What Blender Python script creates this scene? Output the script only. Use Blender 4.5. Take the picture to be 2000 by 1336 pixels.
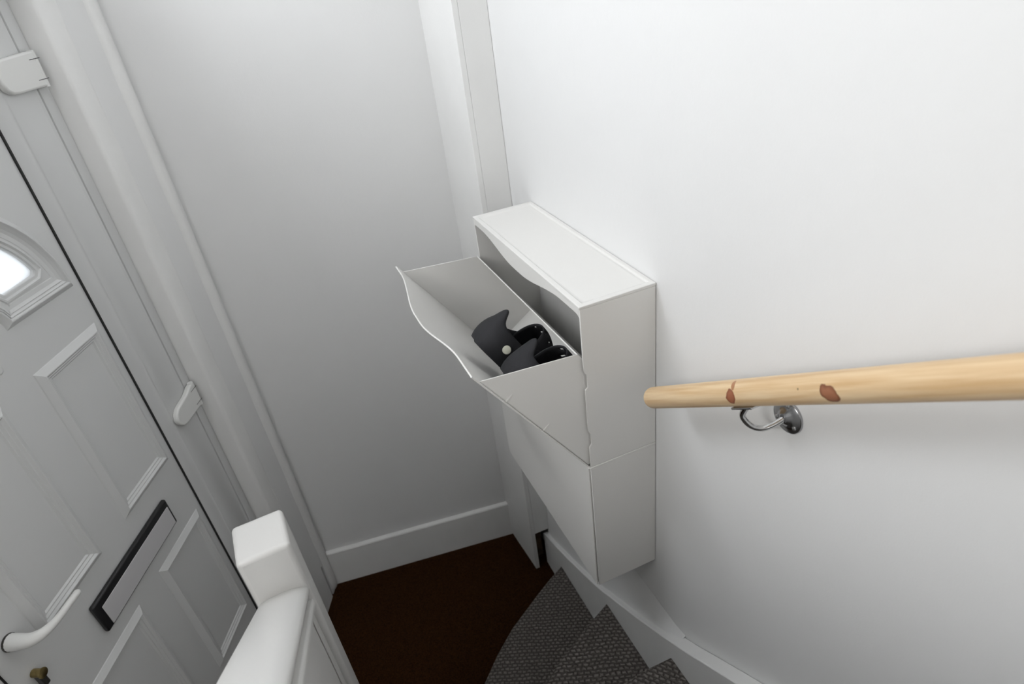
import bpy, bmesh, math, random
from math import sin, cos, pi, radians
from mathutils import Vector, Matrix
random.seed(4)
for o in list(bpy.data.objects): bpy.data.objects.remove(o)
S = bpy.context.scene
COL = S.collection
ZO = 0.783            # all measurements below are taken from the cabinet's base; the floor lies 0.783 m under it

# ------------------------------------------------------------------ camera
cam = bpy.data.cameras.new('camera'); camo = bpy.data.objects.new('camera', cam); COL.objects.link(camo)
cam.sensor_width = 36; cam.lens = 22.106; cam.clip_start = .02
CF = [(0.274161, 0.803745, -0.528044), (0.913238, -0.389670, -0.118970), (-0.301384, -0.449613, -0.840843)]
f_, r_, d_ = [Vector(v).normalized() for v in CF]
camo.matrix_world = Matrix(((r_.x, -d_.x, -f_.x, -0.59828), (r_.y, -d_.y, -f_.y, -0.88336), (r_.z, -d_.z, -f_.z, 1.33498 + ZO), (0, 0, 0, 1)))
cam.dof.use_dof = True; cam.dof.focus_distance = 1.25; cam.dof.aperture_fstop = 5.0
S.camera = camo
# ------------------------------------------------------------------ world, lights, exposure
S.view_settings.view_transform = 'Standard'; S.view_settings.look = 'None'
S.view_settings.gamma = 1; S.view_settings.use_curve_mapping = False
S.view_settings.exposure = 0.12
W = bpy.data.worlds.new('world'); S.world = W; W.use_nodes = True
W.node_tree.nodes['Background'].inputs[0].default_value = (.93, .97, 1, 1)
W.node_tree.nodes['Background'].inputs[1].default_value = 1.8
def area(name, loc, target, sx, sy, power, col):
    l = bpy.data.lights.new(name, 'AREA'); l.shape = 'RECTANGLE'; l.size = sx; l.size_y = sy; l.energy = power; l.color = col
    o = bpy.data.objects.new(name, l); COL.objects.link(o); o.location = Vector(loc) + Vector((0, 0, ZO))
    o.rotation_euler = (Vector(target) - Vector(loc)).to_track_quat('-Z', 'Y').to_euler()
    return o
# ---- local frame of the left (door) wall: s runs along it away from the camera, n out of it into the hall
TH = radians(65.5); SX, SY = cos(TH), sin(TH); NX, NY = sin(TH), -cos(TH); CXX, CYY = -0.8417, 1.0447
def LP(s, n, z): return Vector((CXX + SX * s + NX * n, CYY + SY * s + NY * n, z))
WS0, WS1 = -1.10, -.32; wl = LP((WS0 + WS1) / 2, -.12, 1.75)
area('window_daylight', wl, wl + Vector((NX, NY, 0)), WS1 - WS0 - .1, .40, 9.4, (.935, .962, 1))
area('landing_fill', (-1.0, -2.14, 1.45), (-.75, 0, .2), 1.1, .8, 4.0, (1, .975, .94))  # added fill light from behind the camera, for the faces turned towards it
area('side_fill', LP(-2.15, -.03, 1.59), LP(-1.55, 1.2, .9), .66, .42, 10.0, (1, .99, .975))  # added fill light from the left, tuned to balance the high window

# ------------------------------------------------------------------ materials
def mat(name, col, rough=.5, bump=None, var=None, metal=0, spec=.5, coat=0):
    m = bpy.data.materials.new(name); m.use_nodes = True; nt = m.node_tree; b = nt.nodes['Principled BSDF']
    b.inputs['Base Color'].default_value = (*col, 1); b.inputs['Roughness'].default_value = rough; b.inputs['Metallic'].default_value = metal
    b.inputs['Specular IOR Level'].default_value = spec; b.inputs['Coat Weight'].default_value = coat
    tc = nt.nodes.new('ShaderNodeTexCoord')
    if var:
        sc, amt = var; n = nt.nodes.new('ShaderNodeTexNoise'); n.inputs['Scale'].default_value = sc; n.inputs['Detail'].default_value = 5
        r = nt.nodes.new('ShaderNodeValToRGB'); r.color_ramp.elements[0].position = .3; r.color_ramp.elements[1].position = .7
        r.color_ramp.elements[0].color = (*[c * (1 - amt) for c in col], 1); r.color_ramp.elements[1].color = (*[min(1, c * (1 + amt)) for c in col], 1)
        nt.links.new(tc.outputs['Object'], n.inputs['Vector']); nt.links.new(n.outputs['Fac'], r.inputs['Fac']); nt.links.new(r.outputs['Color'], b.inputs['Base Color'])
    if bump:
        last = None
        for sc, st in bump:
            n = nt.nodes.new('ShaderNodeTexNoise'); n.inputs['Scale'].default_value = sc; n.inputs['Detail'].default_value = 4
            bp = nt.nodes.new('ShaderNodeBump'); bp.inputs['Strength'].default_value = st; bp.inputs['Distance'].default_value = .004
            nt.links.new(tc.outputs['Object'], n.inputs['Vector']); nt.links.new(n.outputs['Fac'], bp.inputs['Height'])
            if last: nt.links.new(last.outputs['Normal'], bp.inputs['Normal'])
            last = bp
        nt.links.new(last.outputs['Normal'], b.inputs['Normal'])
    return m
M = {}
M['wall'] = mat('painted_plaster', (.83, .83, .825), .55, [(5, .25), (45, .10), (400, .05)], (3, .012))
M['paint'] = mat('gloss_paint', (.87, .868, .855), .35, [(12, .12), (150, .05)], (9, .02))
M['newel'] = mat('newel_paint', (.775, .768, .75), .38, [(18, .15), (200, .06)])
M['upvc'] = mat('white_upvc', (.69, .695, .69), .33, [(250, .02)])
M['upvc2'] = mat('hinge_upvc', (.80, .80, .78), .35)
M['plastic'] = mat('cabinet_plastic', (.83, .82, .795), .42, [(600, .04)])
M['black'] = mat('black_gasket', (.008, .008, .008), .5)
M['blackgloss'] = mat('letterbox_black', (.01, .01, .011), .35)
M['flap'] = mat('letterbox_flap', (.62, .61, .62), .38)
M['brass'] = mat('aged_brass', (.35, .27, .12), .35, None, (80, .3), 1)
M['dark'] = mat('dark_metal', (.03, .028, .025), .4)
M['chrome'] = mat('polished_chrome', (.62, .62, .62), .12, None, None, 1)
M['chromedark'] = mat('rosette_chrome', (.42, .42, .43), .18, None, None, 1)
M['mat'] = mat('coir_floor', (.040, .0140, .0035), .95, [(500, .9), (1500, .5)], (260, .55), spec=.1)
M['rubber'] = mat('charcoal_foam', (.022, .022, .025), .75, [(900, .25)], None, spec=.35)
M['rivet'] = mat('ivory_rivet', (.60, .60, .50), .4)
M['bare'] = mat('old_bare_wood', (.10, .06, .035), .8, [(60, .4)], (25, .4))
# stair carpet: staggered woven knobs
def carpet(name, ang):
    m = bpy.data.materials.new(name); m.use_nodes = True; nt = m.node_tree; b = nt.nodes['Principled BSDF']
    N = nt.nodes.new; K = nt.links.new
    tc = N('ShaderNodeTexCoord'); mp = N('ShaderNodeMapping'); mp.inputs['Rotation'].default_value = (0, 0, radians(ang)); K(tc.outputs['Object'], mp.inputs['Vector'])
    # a little waviness
    nz = N('ShaderNodeTexNoise'); nz.inputs['Scale'].default_value = 60; K(tc.outputs['Object'], nz.inputs['Vector'])
    ad = N('ShaderNodeMixRGB'); ad.blend_type = 'LINEAR_LIGHT'; ad.inputs[0].default_value = .006; K(mp.outputs[0], ad.inputs[1]); K(nz.outputs['Color'], ad.inputs[2])
    br = N('ShaderNodeTexBrick'); br.offset = .5; br.inputs['Scale'].default_value = 1
    br.inputs['Brick Width'].default_value = .0160; br.inputs['Row Height'].default_value = .0115; br.inputs['Mortar Size'].default_value = .0042; br.inputs['Mortar Smooth'].default_value = 1
    br.inputs['Color1'].default_value = (.275, .252, .232, 1); br.inputs['Color2'].default_value = (.225, .205, .188, 1); br.inputs['Mortar'].default_value = (.125, .112, .101, 1)
    K(ad.outputs[0], br.inputs['Vector']); 
    n2 = N('ShaderNodeTexNoise'); n2.inputs['Scale'].default_value = 900; n2.inputs['Detail'].default_value = 3; K(tc.outputs['Object'], n2.inputs['Vector'])
    mx = N('ShaderNodeMixRGB'); mx.blend_type = 'OVERLAY'; mx.inputs[0].default_value = .55; K(br.outputs['Color'], mx.inputs[1]); K(n2.outputs['Fac'], mx.inputs[2]); K(mx.outputs[0], b.inputs['Base Color'])
    inv = N('ShaderNodeMath'); inv.operation = 'SUBTRACT'; inv.inputs[0].default_value = 1; K(br.outputs['Fac'], inv.inputs[1])
    b1 = N('ShaderNodeBump'); b1.inputs['Strength'].default_value = 1; b1.inputs['Distance'].default_value = .006; K(inv.outputs[0], b1.inputs['Height'])
    b2 = N('ShaderNodeBump'); b2.inputs['Strength'].default_value = .6; b2.inputs['Distance'].default_value = .0015; K(n2.outputs['Fac'], b2.inputs['Height']); K(b1.outputs[0], b2.inputs['Normal'])
    K(b2.outputs[0], b.inputs['Normal']); b.inputs['Roughness'].default_value = .95; b.inputs['Specular IOR Level'].default_value = .15
    return m
M['carpet'] = carpet('woven_stair_carpet', 24)
M['carpet1'] = carpet('woven_stair_carpet_second', 21)
M['carpet2'] = carpet('woven_stair_carpet_upper', 52)
# pine for the rail: object X runs along the grain; knots = (along, across angle y, z) ellipses
def pine():
    m = bpy.data.materials.new('varnished_pine'); m.use_nodes = True; nt = m.node_tree; b = nt.nodes['Principled BSDF']; N = nt.nodes.new; K = nt.links.new
    tc = N('ShaderNodeTexCoord')
    mp = N('ShaderNodeMapping'); mp.inputs['Scale'].default_value = (3, 60, 60); K(tc.outputs['Object'], mp.inputs['Vector'])
    nz = N('ShaderNodeTexNoise'); nz.inputs['Scale'].default_value = 2.2; nz.inputs['Detail'].default_value = 6; K(mp.outputs[0], nz.inputs['Vector'])
    rp = N('ShaderNodeValToRGB'); e = rp.color_ramp.elements; e[0].position = .32; e[0].color = (.64, .42, .215, 1); e[1].position = .66; e[1].color = (.80, .60, .37, 1); K(nz.outputs['Fac'], rp.inputs['Fac'])
    col = rp.outputs['Color']
    def knot(col, cx, cy, cz, lx, lr, skew, c, edge):
        sp = N('ShaderNodeVectorMath'); sp.operation = 'SUBTRACT'; K(tc.outputs['Object'], sp.inputs[0]); sp.inputs[1].default_value = (cx, cy, cz)
        n3 = N('ShaderNodeTexNoise'); n3.inputs['Scale'].default_value = 70; K(tc.outputs['Object'], n3.inputs['Vector'])
        sx = N('ShaderNodeSeparateXYZ'); K(sp.outputs[0], sx.inputs[0])
        # shear along x with z so that the knot leans
        sh = N('ShaderNodeMath'); sh.operation = 'MULTIPLY_ADD'; K(sx.outputs[2], sh.inputs[0]); sh.inputs[1].default_value = skew; K(sx.outputs[0], sh.inputs[2])
        cb = N('ShaderNodeCombineXYZ'); K(sh.outputs[0], cb.inputs[0]); K(sx.outputs[1], cb.inputs[1]); K(sx.outputs[2], cb.inputs[2])
        sc = N('ShaderNodeVectorMath'); sc.operation = 'DIVIDE'; K(cb.outputs[0], sc.inputs[0]); sc.inputs[1].default_value = (lx, lr, lr)
        ln = N('ShaderNodeVectorMath'); ln.operation = 'LENGTH'; K(sc.outputs[0], ln.inputs[0])
        ad = N('ShaderNodeMath'); ad.operation = 'MULTIPLY_ADD'; K(n3.outputs['Fac'], ad.inputs[0]); ad.inputs[1].default_value = .7; K(ln.outputs['Value'], ad.inputs[2])
        r = N('ShaderNodeValToRGB'); r.color_ramp.elements[0].position = .95; r.color_ramp.elements[0].color = (1, 1, 1, 1); r.color_ramp.elements[1].position = 1.12; r.color_ramp.elements[1].color = (0, 0, 0, 1)
        K(ad.outputs[0], r.inputs['Fac'])
        r2 = N('ShaderNodeValToRGB'); r2.color_ramp.elements[0].position = .7; r2.color_ramp.elements[0].color = (*c, 1); r2.color_ramp.elements[1].position = 1.0; r2.color_ramp.elements[1].color = (*edge, 1); K(ad.outputs[0], r2.inputs['Fac'])
        mx = N('ShaderNodeMixRGB'); K(r.outputs['Color'], mx.inputs[0]); K(col, mx.inputs[1]); K(r2.outputs['Color'], mx.inputs[2])
        return mx.outputs[0]
    for k in KNOTS: col = knot(col, *k)
    K(col, b.inputs['Base Color']); b.inputs['Roughness'].default_value = .42
    bp = N('ShaderNodeBump'); bp.inputs['Strength'].default_value = .12; bp.inputs['Distance'].default_value = .001; K(nz.outputs['Fac'], bp.inputs['Height']); K(bp.outputs[0], b.inputs['Normal'])
    return m
# frosted door glass: thin, scatters the daylight outside
gm = bpy.data.materials.new('frosted_glass'); gm.use_nodes = True; nt = gm.node_tree; nt.nodes.remove(nt.nodes['Principled BSDF'])
tr = nt.nodes.new('ShaderNodeBsdfTranslucent'); tr.inputs[0].default_value = (.95, .97, 1, 1); tp = nt.nodes.new('ShaderNodeBsdfTransparent'); mx = nt.nodes.new('ShaderNodeMixShader'); mx.inputs[0].default_value = .6
nt.links.new(tr.outputs[0], mx.inputs[1]); nt.links.new(tp.outputs[0], mx.inputs[2]); nt.links.new(mx.outputs[0], nt.nodes['Material Output'].inputs[0]); M['glass'] = gm

# ------------------------------------------------------------------ helpers
BASE = {}
def tag(o, label=None, cat=None, group=None, kind=None):
    if label: o['label'] = label
    if cat: o['category'] = cat
    if group: o['group'] = group
    if kind: o['kind'] = kind
    return o
def thing(name, base, label=None, cat=None, group=None, kind=None):
    o = bpy.data.objects.new(name, None); COL.objects.link(o); o.empty_display_size = .05
    o.location = Vector(base) + Vector((0, 0, ZO)); BASE[o.name] = Vector(base)
    return tag(o, label, cat, group, kind)
def obj(name, bm, m, parent=None, smooth=False, bevel=0, seg=2, label=None, recalc=True):
    if recalc: bmesh.ops.recalc_face_normals(bm, faces=bm.faces[:])
    me = bpy.data.meshes.new(name); bm.to_mesh(me); bm.free(); me.materials.append(m)
    o = bpy.data.objects.new(name, me); COL.objects.link(o)
    if parent is None: o.location = (0, 0, ZO); BASE[o.name] = Vector((0, 0, 0))
    else:
        o.parent = parent; BASE[o.name] = BASE[parent.name] if parent.name in BASE else Vector((0, 0, 0))
        if parent.type == 'EMPTY': o.location = -BASE[parent.name]
    if bevel:
        b = o.modifiers.new('bevel', 'BEVEL'); b.width = bevel; b.segments = seg; b.limit_method = 'ANGLE'; b.angle_limit = radians(40)
        b.harden_normals = False
    if smooth or bevel:
        for p in me.polygons: p.use_smooth = True
        if bevel or smooth == 'auto': me.set_sharp_from_angle(angle=radians(45))
    if label: o['label'] = label
    return o
def NB(): return bmesh.new()
def prism(bm, pts0, pts1):
    "solid between two matching closed outlines"
    a = [bm.verts.new(p) for p in pts0]; b = [bm.verts.new(p) for p in pts1]; n = len(a)
    bm.faces.new(a); bm.faces.new(b[::-1])
    for i in range(n): bm.faces.new([a[i], b[i], b[(i + 1) % n], a[(i + 1) % n]])
    return bm
def box(bm, lo, hi, f=lambda x, y, z: Vector((x, y, z))):
    (x0, y0, z0), (x1, y1, z1) = lo, hi
    return prism(bm, [f(x0, y0, z0), f(x1, y0, z0), f(x1, y1, z0), f(x0, y1, z0)], [f(x0, y0, z1), f(x1, y0, z1), f(x1, y1, z1), f(x0, y1, z1)])
def vprism(bm, plan, z0, z1): return prism(bm, [Vector((x, y, z0)) for x, y in plan], [Vector((x, y, z1)) for x, y in plan])
def Lprism(bm, plan, z0, z1): return prism(bm, [LP(s, n, z0) for s, n in plan], [LP(s, n, z1) for s, n in plan])
def Lbox(bm, s0, s1, n0, n1, z0, z1): return box(bm, (s0, n0, z0), (s1, n1, z1), LP)
def tube(bm, pts, rad, n=12, ell=None, caps=True):
    pts = [Vector(p) for p in pts]; rings = []; up = Vector((0, 0, 1)); prev = None
    for i, p in enumerate(pts):
        t = (pts[min(i + 1, len(pts) - 1)] - pts[max(i - 1, 0)]).normalized()
        if prev is None:
            a = t.orthogonal().normalized() if abs(t.dot(up)) > .95 else t.cross(up).normalized()
        else: a = (prev - t * prev.dot(t)).normalized()
        prev = a; b = t.cross(a); r = rad[i] if isinstance(rad, (list, tuple)) else rad
        e = ell if ell else 1
        rings.append([bm.verts.new(p + a * r * cos(2 * pi * k / n) * e + b * r * sin(2 * pi * k / n)) for k in range(n)])
    for r0, r1 in zip(rings, rings[1:]):
        for k in range(n): bm.faces.new([r0[k], r0[(k + 1) % n], r1[(k + 1) % n], r1[k]])
    if caps: bm.faces.new(rings[0][::-1]); bm.faces.new(rings[-1])
    return bm
def spline(P, n=6):
    P = [Vector(p) for p in P]; out = []
    for i in range(len(P) - 1):
        p0, p1, p2, p3 = P[max(i - 1, 0)], P[i], P[i + 1], P[min(i + 2, len(P) - 1)]
        for k in range(n):
            t = k / n; out.append(.5 * ((2 * p1) + (p2 - p0) * t + (2 * p0 - 5 * p1 + 4 * p2 - p3) * t * t + (3 * p1 - p0 - 3 * p2 + p3) * t ** 3))
    return out + [P[-1]]
def lathe(bm, c, axis, prof, n=32):
    axis = Vector(axis).normalized(); a = axis.orthogonal().normalized(); b = axis.cross(a); c = Vector(c); rings = []
    for r, h in prof: rings.append([bm.verts.new(c + axis * h + (a * cos(2 * pi * k / n) + b * sin(2 * pi * k / n)) * max(r, 1e-5)) for k in range(n)])
    for r0, r1 in zip(rings, rings[1:]):
        for k in range(n): bm.faces.new([r0[k], r0[(k + 1) % n], r1[(k + 1) % n], r1[k]])
    bm.faces.new(rings[0][::-1]); bm.faces.new(rings[-1]); return bm
def sm(t): t = max(0, min(1, t)); return t * t * (3 - 2 * t)

ZF = -.783; ZC = 2.05      # floor and ceiling
# ------------------------------------------------------------------ setting
bm = NB(); vprism(bm, [(-3.0, -2.3), (.1, -2.3), (.1, 1.4), (-3.0, 1.4)], ZF - .06, ZF)
fl = tag(obj('floor', bm, M['mat']), kind='structure')
bm = NB(); box(bm, (-3.2, -2.4, ZC), (.2, 1.5, ZC + .08)); tag(obj('ceiling', bm, M['wall']), kind='structure')
bm = NB(); box(bm, (0, -2.3, ZF - .05), (.12, 1.15, ZC)); wr = tag(obj('wall_right', bm, M['wall']), kind='structure')
# far wall, at 171.5 degrees
BD = Vector((-.98872, .15024, 0)); BN = Vector((-.15024, -.98872, 0)); BO = Vector((-.1018, .9322, 0))
def BP(t, n, z): q = BO + BD * t + BN * n; return Vector((q.x, q.y, z))
bm = NB(); box(bm, (-.14, -.12, ZF - .05), (.80, 0, ZC), BP); tag(obj('wall_back', bm, M['wall']), kind='structure')
# wall behind the camera (upstairs landing side)
bm = NB(); box(bm, (-3.0, -2.3, ZF), (.1, -2.2, ZC)); tag(obj('wall_front', bm, M['wall']), kind='structure')
# left wall: nib between far corner and door reveal, then wall with door opening, high window opening and one added for the side fill
lw = thing('wall_left', LP(-.1, -.1, ZF), kind='structure')
bm = NB(); ZW0, ZW1 = 1.50, 2.0
Lbox(bm, -.152, .06, -.20, 0, -.61, ZC)
Lbox(bm, -.152, -.074, -.20, 0, ZF, -.6101); Lbox(bm, -.062, .06, -.20, 0, ZF, -.6101); Lbox(bm, -.0739, -.0621, -.20, -.03, ZF, -.6101)
Lbox(bm, -1.23, -.152, -.20, 0, 1.44, ZW0)
Lbox(bm, WS1, -.152, -.20, 0, ZW0, ZC); Lbox(bm, WS0, WS1, -.20, 0, ZW1, ZC)
Lbox(bm, -1.75, -1.23, -.20, 0, ZF, ZW0); Lbox(bm, -2.55, -1.75, -.20, 0, ZF, 1.32); Lbox(bm, -2.55, -1.75, -.20, 0, 1.86, ZC); Lbox(bm, -3.2, -2.55, -.20, 0, ZF, ZC); Lbox(bm, -1.75, WS0, -.20, 0, ZW0, ZC)
obj('wall_plaster', bm, M['wall'], lw)
# raised plaster casing beside the door and the soft bead in the corner
bm = NB(); pr = [(-.152, -.19), (-.152, 0), (-.142, .0)]
plan = [(-.219, -.19), (-.219, -.004), (-.214, .002), (-.205, .0045), (-.160, .0045), (-.148, .001), (-.140, -.003), (-.140, -.19)]
zs = [ZF + .03 + i * (2.3 / 24) for i in range(25)]
rng = random.Random(2)
rings = []
for z in zs:
    dz = rng.uniform(-.0010, .0010); rings.append([bm.verts.new(LP(s + (dz if k in (3, 4, 5, 6) else 0), n + (dz * .6 if k in (3, 4, 5) else 0), z)) for k, (s, n) in enumerate(plan)])
for a, b in zip(rings, rings[1:]):
    for k in range(len(plan)): bm.faces.new([a[k], a[(k + 1) % len(plan)], b[(k + 1) % len(plan)], b[k]])
bm.faces.new(rings[0]); bm.faces.new(rings[-1][::-1])
tag(obj('trim_1', bm, M['paint'], None, smooth='auto'), kind='structure')
bm = NB(); rings = []
zs = [ZF + .004, ZF + .008, ZF + .02] + [ZF + .05 + i * (2.45 / 30) for i in range(31)]
for i, z in enumerate(zs):
    k = (.55, .85, .97)[i] if i < 3 else 1
    w1, w2 = (rng.uniform(-.0012, .0012) for _ in range(2)) if i > 3 else (0, 0)
    rings.append([bm.verts.new(LP(-.032 + w1 + .026 * k * cos(pi * j / 9), (-.008 + w2) + .019 * k * sin(pi * j / 9), z)) for j in range(10)] )
for a, b in zip(rings, rings[1:]):
    for k in range(9): bm.faces.new([a[k], a[(k + 1)], b[(k + 1)], b[k]])
    bm.faces.new([a[9], a[0], b[0], b[9]])
bm.faces.new(rings[0]); bm.faces.new(rings[-1][::-1])
tag(obj('trim_2', bm, M['paint'], None, smooth='auto'), kind='structure')
# skirting board on the far wall
def ysk(t0, t1):
    bm = NB(); prof = [(0.0005, ZF), (.016, ZF), (.016, -.6085), (.0135, -.6045), (.0035, -.6005), (.0005, -.6005)]
    return prism(bm, [BP(t0, n, z) for n, z in prof], [BP(t1, n, z) for n, z in prof])
tag(obj('baseboard_back', ysk(-.005, .765), M['paint']), kind='structure')
# boxed-in pipe column in the right corner: side board to the floor, front board stops above the stair string
cb = thing('trim_3', (-.05, .80, ZF), kind='structure')
bm = NB(); vprism(bm, [(-.0897, .7014), (-.0740, .7014), (-.0880, .9335), (-.1040, .9328)], ZF + .002, ZC - .002); obj('side_board', bm, M['paint'], cb, bevel=.0015)
bm = NB(); vprism(bm, [(-.0739, .7014), (-.0005, .7014), (-.0005, .7164), (-.0739, .7164)], -.583, ZC - .002); obj('front_board', bm, M['paint'], cb, bevel=.001)
bm = NB(); vprism(bm, [(-.066, .735), (-.040, .735), (-.040, .750), (-.067, .750)], ZF + .03, -.50); obj('bare_wood_batten', bm, M['bare'], cb, label='bare brown wood in the gap under the boxing')

# ------------------------------------------------------------------ front door (uPVC), in the wall_left recess
dr = thing('door_1', LP(-.70, -.06, ZF), kind='structure')
ZB, ZT = ZF + .03, 1.43
def ring_frame(bm, s0, s1, z0, z1, prof):
    "mitred frame; prof = list of (inset from outer edge, n)"
    R = []
    for d, n in prof: R.append([bm.verts.new(LP(*q)) for q in ((s0 + d, n, z0 + d), (s1 - d, n, z0 + d), (s1 - d, n, z1 - d), (s0 + d, n, z1 - d))])
    for a, b in zip(R, R[1:]):
        for k in range(4): bm.faces.new([a[k], a[(k + 1) % 4], b[(k + 1) % 4], b[k]])
    return bm
bm = NB(); ring_frame(bm, -1.215, -.2195, ZB - .028, ZT, [(0, -.10), (0, -.052), (.003, -.049), (.012, -.047), (.030, -.046), (.036, -.047), (.0385, -.052), (.0385, -.10), (0, -.10)])
obj('outer_frame', bm, M['upvc'], dr, smooth='auto')
bm = NB(); ring_frame(bm, -1.1735, -.2595, ZB + .012, ZT - .04, [(0, -.09), (0, -.050), (.0025, -.0465), (.013, -.0460), (.016, -.0440), (.098, -.0440), (.100, -.0455), (.106, -.0465), (.112, -.0470), (.132, -.0530), (.138, -.056), (.1395, -.062), (.1395, -.09), (0, -.09)])
obj('sash', bm, M['upvc'], dr, smooth='auto')
bm = NB(); ring_frame(bm, -1.176, -.258, ZB + .010, ZT - .038, [(0, -.058), (.002, -.0500), (.004, -.058)]); obj('weather_seal', bm, M['dark'], dr)
bm = NB(); ring_frame(bm, -1.036, -.3985, ZB + .13, ZT - .16, [(0, -.062), (.0, -.0545), (.0038, -.0545), (.0038, -.062)]); obj('gasket', bm, M['black'], dr, label='thin black rubber gasket')
# slab with the fanlight openings (filled 2D curve gives the holes)
FC = (-.68, .822)
def pol(r, a): return (FC[0] + r * cos(radians(a)), FC[1] + r * sin(radians(a)))
def arc(r, a0, a1, n=10): return [pol(r, a0 + (a1 - a0) * i / n) for i in range(n + 1)]
g1 = [(-.500, .880)] + arc(.199, 19.5, 47.5) + [(-.606, .899), (-.590, .879)]
g2 = arc(.199, 54, 86) + arc(.107, 86, 54, 5)
def mir(P): return [(2 * FC[0] - x, z) for x, z in P][::-1]
GL = [g1, g2, mir(g2), mir(g1)]
def offs(P, d):
    n = len(P); out = []
    ar = sum(P[i][0] * P[(i + 1) % n][1] - P[(i + 1) % n][0] * P[i][1] for i in range(n)); sg = 1 if ar > 0 else -1
    for i in range(n):
        a, b, c = Vector(P[i - 1]), Vector(P[i]), Vector(P[(i + 1) % n])
        e1 = (b - a); e2 = (c - b)
        if e1.length < 1e-7: e1 = e2
        if e2.length < 1e-7: e2 = e1
        n1 = Vector((e1.y, -e1.x)).normalized() * sg; n2 = Vector((e2.y, -e2.x)).normalized() * sg
        m = n1 + n2; m = m / max(.45, m.dot(n1)) if m.length > 1e-6 else n1
        out.append(tuple(b + m * d))
    return out
def sweep(bm, P, prof, closed=True):
    "mouldings: each profile point = (outward offset, n)"
    R = [[bm.verts.new(LP(x, n, z)) for x, z in offs(P, d)] for d, n in prof]; k = len(P)
    for a, b in zip(R, R[1:]):
        for i in range(k): bm.faces.new([a[i], a[(i + 1) % k], b[(i + 1) % k], b[i]])
    return bm
cu = bpy.data.curves.new('slab_outline', 'CURVE'); cu.dimensions = '2D'; cu.fill_mode = 'BOTH'; cu.extrude = .016
rect = [(-1.033, ZB + .135), (-.401, ZB + .135), (-.401, ZT - .165), (-1.033, ZT - .165)]
for P in [rect] + GL:
    s = cu.splines.new('POLY'); s.points.add(len(P) - 1); s.use_cyclic_u = True
    for i, (x, z) in enumerate(P): s.points[i].co = (x, z, 0, 1)
co = bpy.data.objects.new('tmp', cu); COL.objects.link(co); bpy.context.view_layer.update()
me = bpy.data.meshes.new_from_object(co.evaluated_get(bpy.context.evaluated_depsgraph_get())); bpy.data.objects.remove(co)
bm = NB(); bm.from_mesh(me)
for v in bm.verts: x, z, e = v.co; v.co = LP(x, -.0745 + e, z)
bmesh.ops.remove_doubles(bm, verts=bm.verts[:], dist=1e-5)
SN = -.0585
obj('door_panel', bm, M['upvc'], dr)
mp = [(0, 0), (-.0015, .002), (-.0150, .0105), (-.0170, .0105), (-.0215, .0066), (-.0240, .0066), (-.0280, .0032), (-.0310, .0032), (-.0350, -.0005)]
def rectP(s0, s1, z0, z1): return [(s0, z0), (s1, z0), (s1, z1), (s0, z1)]
for (s0, s1, z0, z1) in ((-.634, -.422, .296, .719), (-.936, -.730, .296, .719), (-.634, -.422, -.325, .104), (-.936, -.728, -.325, .104)):
    bm = NB(); sweep(bm, rectP(s0, s1, z0, z1), [(d, SN + n) for d, n in mp]); o = obj('panel_moulding', bm, M['upvc'], dr)
fan = arc(.257, 0, 180, 36) + [pol(.052, 180)] + arc(.052, 165, 15, 10) + [pol(.052, 0)]
fan = [(x, z - (.006 if i in (0, 36) else 0)) for i, (x, z) in enumerate(fan)]
bm = NB(); sweep(bm, fan, [(0, SN), (-.0015, SN + .002), (-.012, SN + .010), (-.014, SN + .010), (-.018, SN + .0055), (-.0190, SN + .0076), (-.024, SN + .0028), (-.0250, SN + .0048), (-.031, SN + .0015), (-.040, SN + .0010), (-.042, SN - .0005)])
o = obj('fanlight_moulding', bm, M['upvc'], dr); [setattr(p, 'use_smooth', True) for p in o.data.polygons]; o.data.set_sharp_from_angle(angle=radians(16))
for P in GL:
    bm = NB(); sweep(bm, P, [(.014, SN), (.0125, SN + .003), (.009, SN + .0035), (.007, SN + .001), (.001, SN - .004), (-.001, SN - .010)]); b = obj('glazing_bead', bm, M['upvc'], dr, smooth='auto')
    bm = NB(); q = offs(P, .006); prism(bm, [LP(x, -.071, z) for x, z in q], [LP(x, -.0745, z) for x, z in q]); obj('glass_pane', bm, M['glass'], dr, label='bright frosted glass pane')
# hinges
def hinge(z0, z1, sa, lean):
    o = [(-.2445, z1), (-.262, z1), (-.285, z1 - .001), (sa + .022, z1 - .004), (sa + .008, z1 - .012), (sa, z1 - .030), (sa, z0 + .026), (sa + .006, z0 + .010), (sa + .018, z0 + .002), (sa + .034, z0), (-.262, z0), (-.2445, z0)]
    if lean: o = [(-.2445, z1), (-.262, z1 - .001), (-.285, z1 - .010), (sa + .020, z1 - .016), (sa + .006, z1 - .026), (sa, z1 - .040), (sa, z0 + .028), (sa + .005, z0 + .014), (sa + .016, z0 + .004), (sa + .030, z0), (-.262, z0), (-.2445, z0)]
    bm = NB(); prism(bm, [LP(s, -.0447, z) for s, z in o], [LP(s, -.0285, z) for s, z in o])
    h = obj('hinge', bm, M['upvc2'], dr, bevel=.0045, seg=3, label='white plastic flag hinge cover')
    bm = NB(); tube(bm, [LP(-.2430, -.0365, z0 - .001), LP(-.2430, -.0365, z1 + .001)], .0080, 16); obj('hinge_pin', bm, M['upvc2'], h, smooth='auto')
    for za in (z0 + .014, z1 - .016):
        bm = NB(); Lbox(bm, -.266, -.2346, -.0292, -.0281, za, za + .0012); obj('hinge_joint', bm, M['dark'], h)
hinge(1.203, 1.273, -.366, False); hinge(.338, .412, -.360, True)
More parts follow.
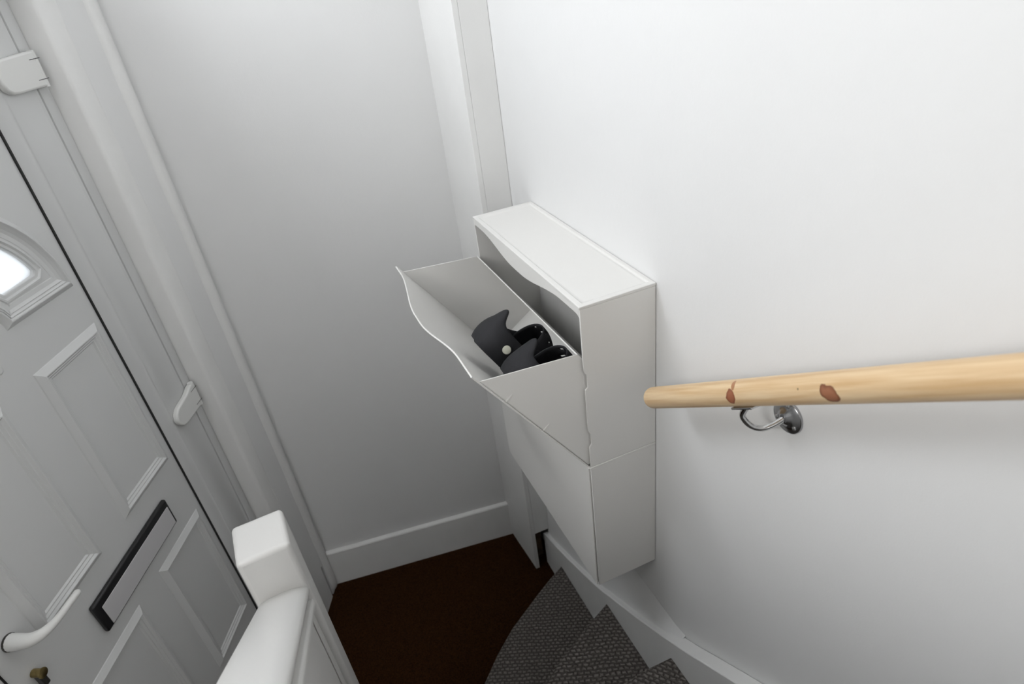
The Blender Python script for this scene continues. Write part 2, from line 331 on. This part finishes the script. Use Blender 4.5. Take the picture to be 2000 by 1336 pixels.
# letterbox
bm = NB(); Lbox(bm, -.833, -.512, SN, SN + .012, .1535, .2365); lb = obj('letterbox', bm, M['blackgloss'], dr, bevel=.004, label='black letterbox surround')
bm = NB(); Lbox(bm, -.8145, -.5205, SN + .0118, SN + .0140, .1590, .2165)
obj('letterbox_flap', bm, M['flap'], lb, bevel=.001, label='pale grey letterbox flap')
# lever handle, lock cylinder, plug
bm = NB(); lathe(bm, LP(-.984, SN + .0005, .3555), (NX, NY, 0), [(.0172, 0), (.0172, .003), (.0160, .004)], 24); hb = obj('lever_gap_disc', bm, M['dark'], dr, smooth='auto', label='thin dark ring behind the lever')  # no rose here: black disc stands in for the dark gap behind the lever
pth = spline([LP(-.984, SN + .003, .3555), LP(-.983, SN + .018, .3545), LP(-.978, SN + .038, .352), LP(-.962, SN + .053, .3505), LP(-.935, SN + .059, .348), LP(-.895, SN + .059, .346), LP(-.868, SN + .0585, .3445)], 5)
bm = NB(); n = len(pth); tube(bm, pth, [.0165 - .0095 * sm(i / (n * .75)) for i in range(n - 1)] + [.004], 16); obj('lever', bm, M['upvc2'], hb, smooth='auto', label='white curved lever')
bm = NB(); lathe(bm, LP(-.989, SN + .0005, .262), (NX, NY, 0), [(.0085, 0), (.0085, .017), (.0105, .018), (.0105, .021), (.006, .022)], 20); kc = obj('lock_cylinder', bm, M['brass'], dr, smooth='auto', label='brass lock cylinder')
bm = NB(); Lbox(bm, -.9955, -.9825, SN + .0005, SN + .015, .226, .258); obj('cylinder_body', bm, M['dark'], kc, bevel=.003)
bm = NB(); lathe(bm, LP(-.690, SN, .770), (NX, NY, 0), [(.009, 0), (.008, .0015), (.005, .0022), (.001, .0016)], 20); obj('cover_cap', bm, M['upvc'], dr, smooth='auto')
# reveal lining boards either side of the door
bm = NB(); Lbox(bm, -1.235, -1.216, -.19, .0, ZF, 1.44); Lbox(bm, -1.23, -.1521, -.19, -.001, 1.4305, 1.4395); obj('reveal_lining', bm, M['paint'], lw)
# high window over the door that lets the daylight in
w1 = thing('window_1', LP(-.72, -.1, ZW0), kind='structure')
bm = NB(); ring_frame(bm, WS0 + .001, WS1 - .001, ZW0 + .001, ZW1 - .001, [(0, -.18), (0, -.13), (.035, -.13), (.045, -.138), (.045, -.18), (0, -.18)]); obj('window_frame', bm, M['upvc'], w1, smooth='auto')
bm = NB(); Lbox(bm, (WS0 + WS1) / 2 - .02, (WS0 + WS1) / 2 + .02, -.18, -.13, ZW0 + .045, ZW1 - .045); obj('mullion', bm, M['upvc'], w1)
bm = NB(); Lbox(bm, WS0 + .044, WS1 - .044, -.159, -.155, ZW0 + .044, ZW1 - .044); obj('glass_pane', bm, M['glass'], w1)

w2 = thing('window_added_side', LP(-2.15, -.1, 1.32), kind='structure')  # unseen window, added to house the side fill light
bm = NB(); ring_frame(bm, -2.549, -1.751, 1.321, 1.859, [(0, -.18), (0, -.10), (.045, -.10), (.052, -.108), (.052, -.18), (0, -.18)]); obj('window_frame', bm, M['upvc'], w2, smooth='auto')
bm = NB(); Lbox(bm, -2.50, -1.80, -.159, -.155, 1.365, 1.815); obj('glass_pane', bm, M['glass'], w2)
w3 = thing('window_added_rear', (-1.0, -2.19, .98), kind='structure')  # frame added round the landing fill light; the wall behind it is solid
for nm, x0, x1, z0, z1 in (('frame_rail', -1.62, -.38, .96, 1.03), ('frame_rail', -1.62, -.38, 1.87, 1.94), ('frame_stile', -1.62, -1.56, 1.031, 1.869), ('frame_stile', -.44, -.38, 1.031, 1.869)):
    bm = NB(); box(bm, (x0, -2.1995, z0), (x1, -2.15, z1)); obj(nm, bm, M['upvc'], w3)

# ------------------------------------------------------------------ stairs
st = thing('staircase', (-.40, .3, ZF), 'winding staircase with woven grey-brown carpet and white wall string under the shoe cabinets', 'staircase')
XS = -.036
def strz(y):
    for (y0, z0), (y1, z1) in zip(ST2, ST2[1:]):
        if y <= y0 and y >= y1: return z0 + (z1 - z0) * (y0 - y) / (y0 - y1)
    return ST2[-1][1] + (ST2[-1][0] - y) * .74
ST2 = [(0.7145, -0.612), (0.5976, -0.5658), (0.4868, -0.5188), (0.3664, -0.4612), (0.2586, -0.4069), (0.1924, -0.3639), (0.0471, -0.2731), (-0.0751, -0.1901), (-0.1788, -0.1156), (-0.344, 0.0135)]
prof = [(y, z) for y, z in ST2] + [(-2.15, ST2[-1][1] + (ST2[-1][0] + 2.15) * .74)]
outer = prof + [(-2.15, prof[-1][1] - .36), (-.40, ZF + .06), (.0, ZF), (prof[0][0], ZF)]
bm = NB(); prism(bm, [Vector((XS, y, z)) for y, z in outer], [Vector((-.0006, y, z)) for y, z in outer]); obj('string_board', bm, M['paint'], st, bevel=.0025, label='white painted string board')
# battered plaster between string and wall below the cabinets
bm = NB(); lo = []; A = []; B_ = []; C_ = []
ys = [.70 - i * .0415 for i in range(21)]
for y in ys:
    zt = strz(y); k = sm((y + .17) / .12)
    zu = max(zt + .004, -.155 + .0) ; 
    A.append(bm.verts.new((-.0004, y, zu + .002))); C_.append(bm.verts.new((-.004 - .016 * k, y, zt - .001)))
for i in range(len(ys) - 1):
    bm.faces.new([A[i], A[i + 1], C_[i + 1], C_[i]])
tag(obj('trim_4', bm, M['wall'], None, smooth='auto'), kind='structure')
# treads: outline in plan between successive nosing lines, rounded nosing
XL = -.757
def XE(y): return XL + .001 + .0577 * max(0, -y + .05)
NOS = [  # (height, nosing polyline from string to newel side)
 (-.633, [(-.0365, .566), (-.10, .532), (-.165, .496), (-.301, .415), (-.383, .350), (-.459, .277), (-.60, .165), (XL, .07)]),
 (-.418, [(-.0365, .216), (-.10, .186), (-.186, .146), (-.324, .072), (-.50, -.035), (-.62, -.105), (XL, -.185)]),
 (-.215, [(-.0365, -.118), (-.111, -.119), (-.186, -.124), (-.32, -.14), (-.5, -.17), (XL, -.21)]),
 (-.010, [(-.0365, -.37), (-.3, -.37), (XL, -.37)]), (.195, [(-.0365, -.62), (-.3, -.62), (XL, -.62)]), (.400, [(-.0365, -.87), (-.3, -.87), (XL, -.87)]), (.605, [(-.0365, -1.12), (-.3, -1.12), (XL, -1.12)]), (.81, [(-.0365, -1.37), (-.3, -1.37), (XL, -1.37)])]
def step(z, line, nxt, zb, matl):
    bm = NB(); r = .013
    # offset layers: (outward offset, z)
    lay = [(-.028, zb), (-.028, z - .050), (-.006, z - .040), (0, z - r), (-.0015, z - r * .5), (-.005, z - r * .14), (-r, z)]
    L = []
    for d, zz in lay:
        row = []
        for i, (x, y) in enumerate(line):
            a = Vector(line[max(i - 1, 0)]); b = Vector(line[min(i + 1, len(line) - 1)]); t = (b - a).normalized(); nrm = Vector((t.y, -t.x))
            if nrm.y < 0: nrm = -nrm
            p = Vector((x, y)) + nrm * d
            if i == 0 or i == len(line) - 1: p.x = x
            row.append(bm.verts.new((p.x, p.y, zz - (.006 if i == 0 and zz > z - .03 else 0))))
        L.append(row)
    back = [bm.verts.new((x, y - .03, z)) for x, y in nxt]
    for r0, r1 in zip(L, L[1:]):
        for i in range(len(line) - 1): bm.faces.new([r0[i], r0[i + 1], r1[i + 1], r1[i]])
    bm.faces.new(L[-1] + back[::-1])
    # sides and bottom
    bb = [bm.verts.new((v.co.x, v.co.y, zb)) for v in (back[0], back[-1])]
    bm.faces.new([r[0] for r in L] + [back[0], bb[0]]); bm.faces.new([r[-1] for r in L][::-1] + [bb[1], back[-1]])
    return obj('carpeted_step', bm, matl, st, smooth='auto')
NOS = [(z, [(x if x > XL else XE(y), y) for x, y in l]) for z, l in NOS]
for i, (z, line) in enumerate(NOS):
    nxt = NOS[i + 1][1] if i + 1 < len(NOS) else [(-.0365, -2.0), (XE(-2.0), -2.0)]
    zb = ZF + .001 if i == 0 else NOS[i - 1][0] + .001
    step(z, line, nxt, zb, (M['carpet'], M['carpet1'], M['carpet2'])[i % 3])

# ------------------------------------------------------------------ newel and sloping banister
a33 = radians(3.3)
NC = Vector((-.8075, .0430, 0))
def NP(x, y, z): return Vector((NC.x + x * cos(a33) - y * sin(a33), NC.y + x * sin(a33) + y * cos(a33), z))
nw = thing('banister', (NC.x, NC.y, ZF), 'white painted newel post with sloping handrail and solid infill panel beside the front door', 'banister')
bm = NB(); box(bm, (-.0465, -.050, ZF + .001), (.0465, .050, .503), NP); obj('newel_post', bm, M['newel'], nw, bevel=.009, seg=4, label='square newel post with softly rounded top')
pt = radians(39); RDx = Vector(NP(0, -1, 0) - NP(0, 0, 0)); 
def RP(x, q, t):
    "x across, q up from the rail underside reference, t distance from newel face going up towards the camera"
    o = NP(x, -.0500, .392 + q); return o + RDx * (t) + Vector((0, 0, math.tan(pt) * t))
sec = [(-.040, -.048), (-.0455, -.030), (-.0462, -.013), (-.0455, -.004), (-.040, .0020), (-.024, .0050), (0, .0065), (.020, .0045), (.033, -.001), (.041, -.0075), (.0445, -.015), (.0435, -.021), (.038, -.0265), (.030, -.030), (.027, -.048)]
bm = NB(); prism(bm, [RP(x, q, -.002) for x, q in sec], [RP(x, q, 1.95) for x, q in sec]); obj('sloping_handrail', bm, M['newel'], nw, smooth='auto', label='wide rounded white handrail')
bm = NB(); bs = [(.022, -.060), (.0440, -.060), (.0450, -.048), (.042, -.0425), (.022, -.0405)]
prism(bm, [RP(x, q, -.002) for x, q in bs], [RP(x, q, 1.95) for x, q in bs]); obj('cover_bead', bm, M['newel'], nw, bevel=.0015)
bm = NB()
pn = [(.0, -.0601), (.0001, None)]
t1 = 1.95
q0 = [RP(.012, -.0601, -.002), RP(.034, -.0601, -.002), RP(.034, -.0601, t1), RP(.012, -.0601, t1)]
q1 = [Vector((v.x, v.y, ZF + .02 + (.0 if i < 2 else 1.3))) for i, v in enumerate(q0)]
prism(bm, q0, q1); obj('infill_panel', bm, M['newel'], nw, bevel=.001)
bm = NB(); 
for tt in (.052,): 
    q0 = [RP(.0345, -.0605, tt), RP(.0375, -.0605, tt), RP(.0375, -.0605, tt + .010), RP(.0345, -.0605, tt + .010)]; q1 = [Vector((v.x, v.y, -.5)) for v in q0]; prism(bm, q0, q1)
obj('panel_batten', bm, M['newel'], nw, bevel=.001)

# ------------------------------------------------------------------ shoe cabinets
Dp, Wd, Hh = .1625, .5597, .39
def wave(y): return sm((y - .075) / .20) * sm((.505 - y) / .19)
def body(z0, z1, parent, notch):
    bm = NB(); t = .004
    # near and far sides
    fe = [(-Dp, z1 - .0062)]
    if notch: fe += [(-Dp, z0 + .262), (-Dp + .0012, z0 + .245), (-Dp + .006, z0 + .238), (-Dp + .006, z0 + .208), (-Dp + .0005, z0 + .203), (-Dp + .0005, z0 + .100), (-Dp + .006, z0 + .088), (-Dp + .006, z0 + .062), (-Dp + .001, z0 + .056)]
    fe += [(-Dp + .001, z0)]
    pl = fe + [(-.0012, z0), (-.0012, z1 - .0062)]
    for y0, y1 in ((0, t), (Wd - t, Wd)): prism(bm, [Vector((x, y0, z)) for x, z in pl], [Vector((x, y1, z)) for x, z in pl])
    # back and bottom
    box(bm, (-.0052, t, z0), (-.0012, Wd - t, z1 - .004)); box(bm, (-Dp + .012, t, z0), (-.0052, Wd - t, z0 + .004))
    if notch: box(bm, (-.020, .30, z0 + .315), (-.0052, .306, z0 + .345))
    # valance with the waved lower edge
    n = 60; T = []; Bt = []; T2 = []; B2 = []
    for i in range(n + 1):
        y = t + (Wd - 2 * t) * i / n; e = min(y - t, Wd - t - y)
        zb = z1 - .0195 - .0265 * wave(y) - (.0045 * (1 - e / .006) ** 2 if e < .006 else 0)
        T.append(bm.verts.new((-Dp, y, z1 - .001))); Bt.append(bm.verts.new((-Dp, y, zb))); T2.append(bm.verts.new((-Dp + .003, y, z1 - .001))); B2.append(bm.verts.new((-Dp + .003, y, zb)))
    for i in range(n):
        for a, b in ((T, Bt), (Bt, B2), (B2, T2), (T2, T)): bm.faces.new([a[i], a[i + 1], b[i + 1], b[i]])
    for k in (0, n): bm.faces.new([T[k], Bt[k], B2[k], T2[k]])
    # tray top with a shallow recess
    def rg(dx0, dx1, dy, z): return [bm.verts.new(p) for p in ((-Dp + dx0, dy, z), (-.0012 - dx1, dy, z), (-.0012 - dx1, Wd - dy, z), (-Dp + dx0, Wd - dy, z))]
    R = [rg(-.0009, 0, -.0009, z1 - .006), rg(-.0009, 0, -.0009, z1), rg(.010, .008, .010, z1 + .0002), rg(.0135, .011, .014, z1 - .0035), rg(.021, .016, .021, z1 - .0040)]
    bm.faces.new(R[0][::-1])
    for a, b in zip(R, R[1:]):
        for k in range(4): bm.faces.new([a[k], a[(k + 1) % 4], b[(k + 1) % 4], b[k]])
    bm.faces.new(R[-1])
    return obj('body', bm, M['plastic'], parent, bevel=.0012, seg=2)
def front(parent, h0z, ang, deep):
    a = radians(ang); v = Vector((-sin(a), 0, cos(a))); w = Vector((cos(a), 0, sin(a)))
    def F(u, ww, y): return Vector((-Dp, y, h0z)) + v * u + w * ww
    bm = NB(); ny, nu = 56, 22; G = [[], []]; Y0, Y1 = .0035, Wd - .0035; UL = .3835
    for side, off in ((0, -.0035), (1, -.0005)):
        for j in range(nu + 1):
            u = UL * j / nu; g = sm((u - .14) / .225)
            G[side].append([bm.verts.new(F(u, off - .0258 * wave(Y0 + (Y1 - Y0) * i / ny) * g, Y0 + (Y1 - Y0) * i / ny)) for i in range(ny + 1)])
    for g in G:
        for j in range(nu):
            for i in range(ny): bm.faces.new([g[j][i], g[j][i + 1], g[j + 1][i + 1], g[j + 1][i]])
    for j in range(nu):
        for i in (0, ny): bm.faces.new([G[0][j][i], G[0][j + 1][i], G[1][j + 1][i], G[1][j][i]])
    for i in range(ny):
        for j in (0, nu): bm.faces.new([G[0][j][i], G[0][j][i + 1], G[1][j][i + 1], G[1][j][i]])
    fp = obj('front_panel', bm, M['plastic'], parent, smooth='auto')
    y0, y1 = .007, Wd - .007; t = .0022; dp = .155 if deep else .145
    sd = [(.002, 0), (.362, 0), (.240, dp), (.0, dp)]
    for ya in (y0, y1 - t):
        bm = NB(); prism(bm, [F(u, ww, ya) for u, ww in sd], [F(u, ww, ya + t) for u, ww in sd]); obj('bin_side', bm, M['plastic'], fp, bevel=.0009)
    def plate(name, u0, u1, w0, w1):
        bm = NB(); q = [(u0, w0), (u1, w0), (u1, w1), (u0, w1)]; prism(bm, [F(u, ww, y0 + t) for u, ww in q], [F(u, ww, y1 - t) for u, ww in q]); return obj(name, bm, M['plastic'], fp, bevel=.0007)
    plate('bin_back', .0, .2400, dp - .0028, dp); plate('bin_bottom', .0, .0028, .0, dp - .0028)
    if deep:
        for u in (.285, .165):
            bm = NB(); prism(bm, [F(u, 0, y0 - .002), F(u + .003, 0, y0 - .002), F(u + .003, .018, y0 - .0004), F(u, .018, y0 - .0004)], [F(u, 0, y0 + .0002), F(u + .003, 0, y0 + .0002), F(u + .003, .018, y0 + .0002), F(u, .018, y0 + .0002)])
            obj('side_rib', bm, M['plastic'], fp)
    return F
ca = thing('shoe_cabinet', (-.08, .28, Hh), 'upper white plastic shoe cabinet, its front tilted open with black clogs inside', 'cabinet', 'stacked white shoe cabinets')
body(Hh + .0006, 2 * Hh, ca, True); FB = front(ca, Hh + .0015, 34.1, True)
cb2 = thing('shoe_cabinet', (-.08, .28, 0), 'lower white plastic shoe cabinet, closed, under the open one', 'cabinet', 'stacked white shoe cabinets')
body(0, Hh, cb2, False); front(cb2, .002, 0, False)

# ------------------------------------------------------------------ clogs (local: a from toe to heel, y across, w up from the sole)
def clog(F, yc, lab, mirror, u0, w0, tilt, rim):
    tc_, ts_ = cos(radians(tilt)), sin(radians(tilt))
    def Q(a, y, w):
        a *= .9
        return F(u0 + a * tc_ - w * ts_, w0 + w * tc_ + a * ts_, yc + y * mirror)
    root_p = Q(0, 0, 0); root = thing('clog', root_p, lab, 'shoe', 'black foam clogs in the open bin')
    def hw(a):   # half width of the sole
        k = a / .285; return .051 * (max(0, 1 - (max(0, .30 - k) / .30) ** 2.4)) ** .5 * (1 - .20 * sm((k - .35) / .35)) * (max(0, 1 - (max(0, k - .84) / .16) ** 2.6)) ** .5
    # sole
    bm = NB(); n = 28; rings = []
    for i in range(n + 1):
        a = .285 * (.5 - .5 * cos(pi * i / n)); h = max(hw(a), .004); rr = []
        for k in range(20):
            th = 2 * pi * k / 20; cy, cz = cos(th), sin(th)
            rr.append(bm.verts.new(Q(a, h * (abs(cy) ** .6) * (1 if cy > 0 else -1), .0165 + .0155 * (abs(cz) ** .6) * (1 if cz > 0 else -1))))
        rings.append(rr)
    for r0, r1 in zip(rings, rings[1:]):
        for k in range(20): bm.faces.new([r0[k], r0[(k + 1) % 20], r1[(k + 1) % 20], r1[k]])
    bm.faces.new(rings[0][::-1]); bm.faces.new(rings[-1]); obj('sole', bm, M['rubber'], root, smooth=True)
    # upper: domed shell over the toe half, open towards the heel, with ventilation holes
    bm = NB(); na, nk = 26, 30; R = []
    for i in range(na + 1):
        row = []
        for k in range(nk + 1):
            th = pi * k / nk; side = abs(cos(th)); am = rim + .010 * side ** 2
            a = .004 + (am - .004) * (i / na); h = max(hw(a) - .001, .004); ht = .040 + .070 * sm(a / .17)
            row.append(bm.verts.new(Q(a, h * cos(th) * (1 + .10 * sin(th)), (.020 + ht * sin(th) ** .62))))
        R.append(row)
    for i in range(na):
        for k in range(nk):
            hole = (i in (13, 17, 21, 24)) and ((k + (2 if i in (17, 24) else 0)) % 5 < 2) and 8 < k < 22
            if not hole: bm.faces.new([R[i][k], R[i][k + 1], R[i + 1][k + 1], R[i + 1][k]])
    o = obj('upper', bm, M['rubber'], root, smooth=True); md = o.modifiers.new('s', 'SOLIDIFY'); md.thickness = .0030; md.offset = -1
    # heel counter: thick rounded band round the heel with raised collar peaks at the pivots
    bm = NB(); R = []; n = 44
    for i in range(n + 1):
        ph = pi * i / n; c, s_ = cos(ph), sin(ph)
        cy = (abs(c) ** .55) * (1 if c > 0 else -1); ca_ = s_ ** .55
        side = abs(c)
        a = .150 + .136 * ca_; y = .0435 * cy
        pk = math.exp(-((y + .006) / .015) ** 2) * (s_ > .3)
        top = .070 + .034 * pk
        if a < .215: top = .070 + .030 * (.215 - a) / .065
        th_ = .0060 + .002 * pk
        row = []
        for (d, w) in ((th_ * .6, .004), (th_ + .0035, .018), (th_ + .0045, .040), (th_ + .001 + .003 * pk, top - .014), (th_ * .55 + .006 * pk, top - .004), (0 + .007 * pk, top), (-th_ * .7 + .005 * pk, top - .004), (-th_, top - .018), (-th_, .018)):
            dy = d * cy; da = d * ca_; row.append(bm.verts.new(Q(a + da, y + dy, w)))
        R.append(row)
    for r0, r1 in zip(R, R[1:]):
        for k in range(8): bm.faces.new([r0[k], r0[k + 1], r1[k + 1], r1[k]])
    bm.faces.new(R[0]); bm.faces.new(R[-1][::-1])
    o = obj('heel_strap', bm, M['rubber'], root, smooth=True); sb = o.modifiers.new('sub', 'SUBSURF'); sb.levels = sb.render_levels = 1
    for sg in (-1, 1):
        bm = NB(); c = Q(.246, sg * .0500, .040); ax = Q(.262, sg * .08, .044) - c; lathe(bm, c, ax, [(.0095, -.003), (.0095, .0015), (.0085, .0035), (.004, .0042)], 20); obj('rivet', bm, M['rivet'], root, smooth='auto', label='ivory strap rivet')
    return root
clog(FB, .205, 'black foam clog with ivory rivet, farther from the handrail in the open bin', 1, .040, .004, 4, .184)
clog(FB, .092, 'black foam clog nearer the side of the open bin, in front of the other', -1, .0090, .004, 4, .224)

# ------------------------------------------------------------------ pine handrail on the right wall
ra = radians(34.9); rd = Vector((0, -cos(ra), sin(ra))); P0 = Vector((-.07, -0.0891, 0.5971)); LR = 1.9
KNOTS = [(.2775, -.0192, .0005, .0165, .0175, -.15, (.36, .13, .065), (.22, .07, .03)), (.2835, -.0110, .0150, .0070, .0150, .35, (.44, .21, .10), (.42, .20, .095)), (.4690, -.0195, -.0015, .0215, .0190, .15, (.36, .15, .08), (.16, .055, .025)), (.4202, -.0192, .0058, .0024, .0024, 0, (.25, .18, .09), (.3, .2, .1))]
M['pine'] = pine()
bm = NB(); prof = [(.0, 0), (.0135, 0), (.0175, .0018), (.0192, .005), (.0200, .010)] + [(.0200, .01 + (LR - .01) * i / 12) for i in range(1, 13)] + [(.0, LR)]
lathe(bm, (0, 0, 0), (1, 0, 0), prof, 48)
hr = obj('wall_handrail', bm, M['pine'], None, smooth='auto')
ux = rd; uy = Vector((1, 0, 0)); uz = ux.cross(uy)
hr.matrix_world = Matrix(((ux.x, uy.x, uz.x, P0.x), (ux.y, uy.y, uz.y, P0.y), (ux.z, uy.z, uz.z, P0.z + ZO), (0, 0, 0, 1)))
tag(hr, 'round knotty pine handrail sloping along the right wall', 'handrail')
def bracket(yw, lab):
    t = (P0.y - .0 - (yw + .026)) / cos(ra); pad = P0 + rd * t; dn = Vector((0, -sin(ra), -cos(ra)))
    zw = pad.z - .066 + .011
    r = thing('handrail_bracket', (0, yw, zw), lab, 'bracket', 'chrome handrail brackets')
    bm = NB(); lathe(bm, (-.0004, yw, zw), (-1, 0, 0), [(.0275, 0), (.0275, .003), (.0262, .0045), (.018, .0052), (.0125, .0075), (.0085, .011), (.005, .012)], 36); ro = obj('rosette', bm, M['chromedark'], r, smooth='auto', label='round chrome wall rosette')
    for k in range(3):
        an = radians(90 + 120 * k); bm = NB(); cc = Vector((-.0048, yw + .0200 * cos(an), zw + .0200 * sin(an))); lathe(bm, cc, (-1, 0, 0), [(.0038, 0), (.0036, .001), (.0022, .0018)], 14)
        obj('screw', bm, M['chrome'], ro, smooth='auto')
    e = pad + dn * .0215
    pth = spline([(-.006, yw, zw), (-.022, yw + .004, zw - .009), (-.040, yw + .010, zw - .014), (-.056, yw + .018, zw - .006), (-.066, yw + .024, zw + .012), tuple(e)], 6)
    bm = NB(); n = len(pth); tube(bm, pth, [.0052 - .0008 * sin(pi * i / n) for i in range(n)], 14); obj('arm', bm, M['chrome'], r, smooth='auto')
    bm = NB(); 
    def PF(x, y, z): return e + Vector((x, 0, 0)) + rd * y - dn * z
    box(bm, (-.010, -.024, -.0015), (.010, .024, .0020), PF); obj('saddle_plate', bm, M['chrome'], r, bevel=.001)
bracket(-.343, 'chrome bracket under the lower end of the pine handrail')
bracket(-1.25, 'chrome bracket under the upper part of the pine handrail')
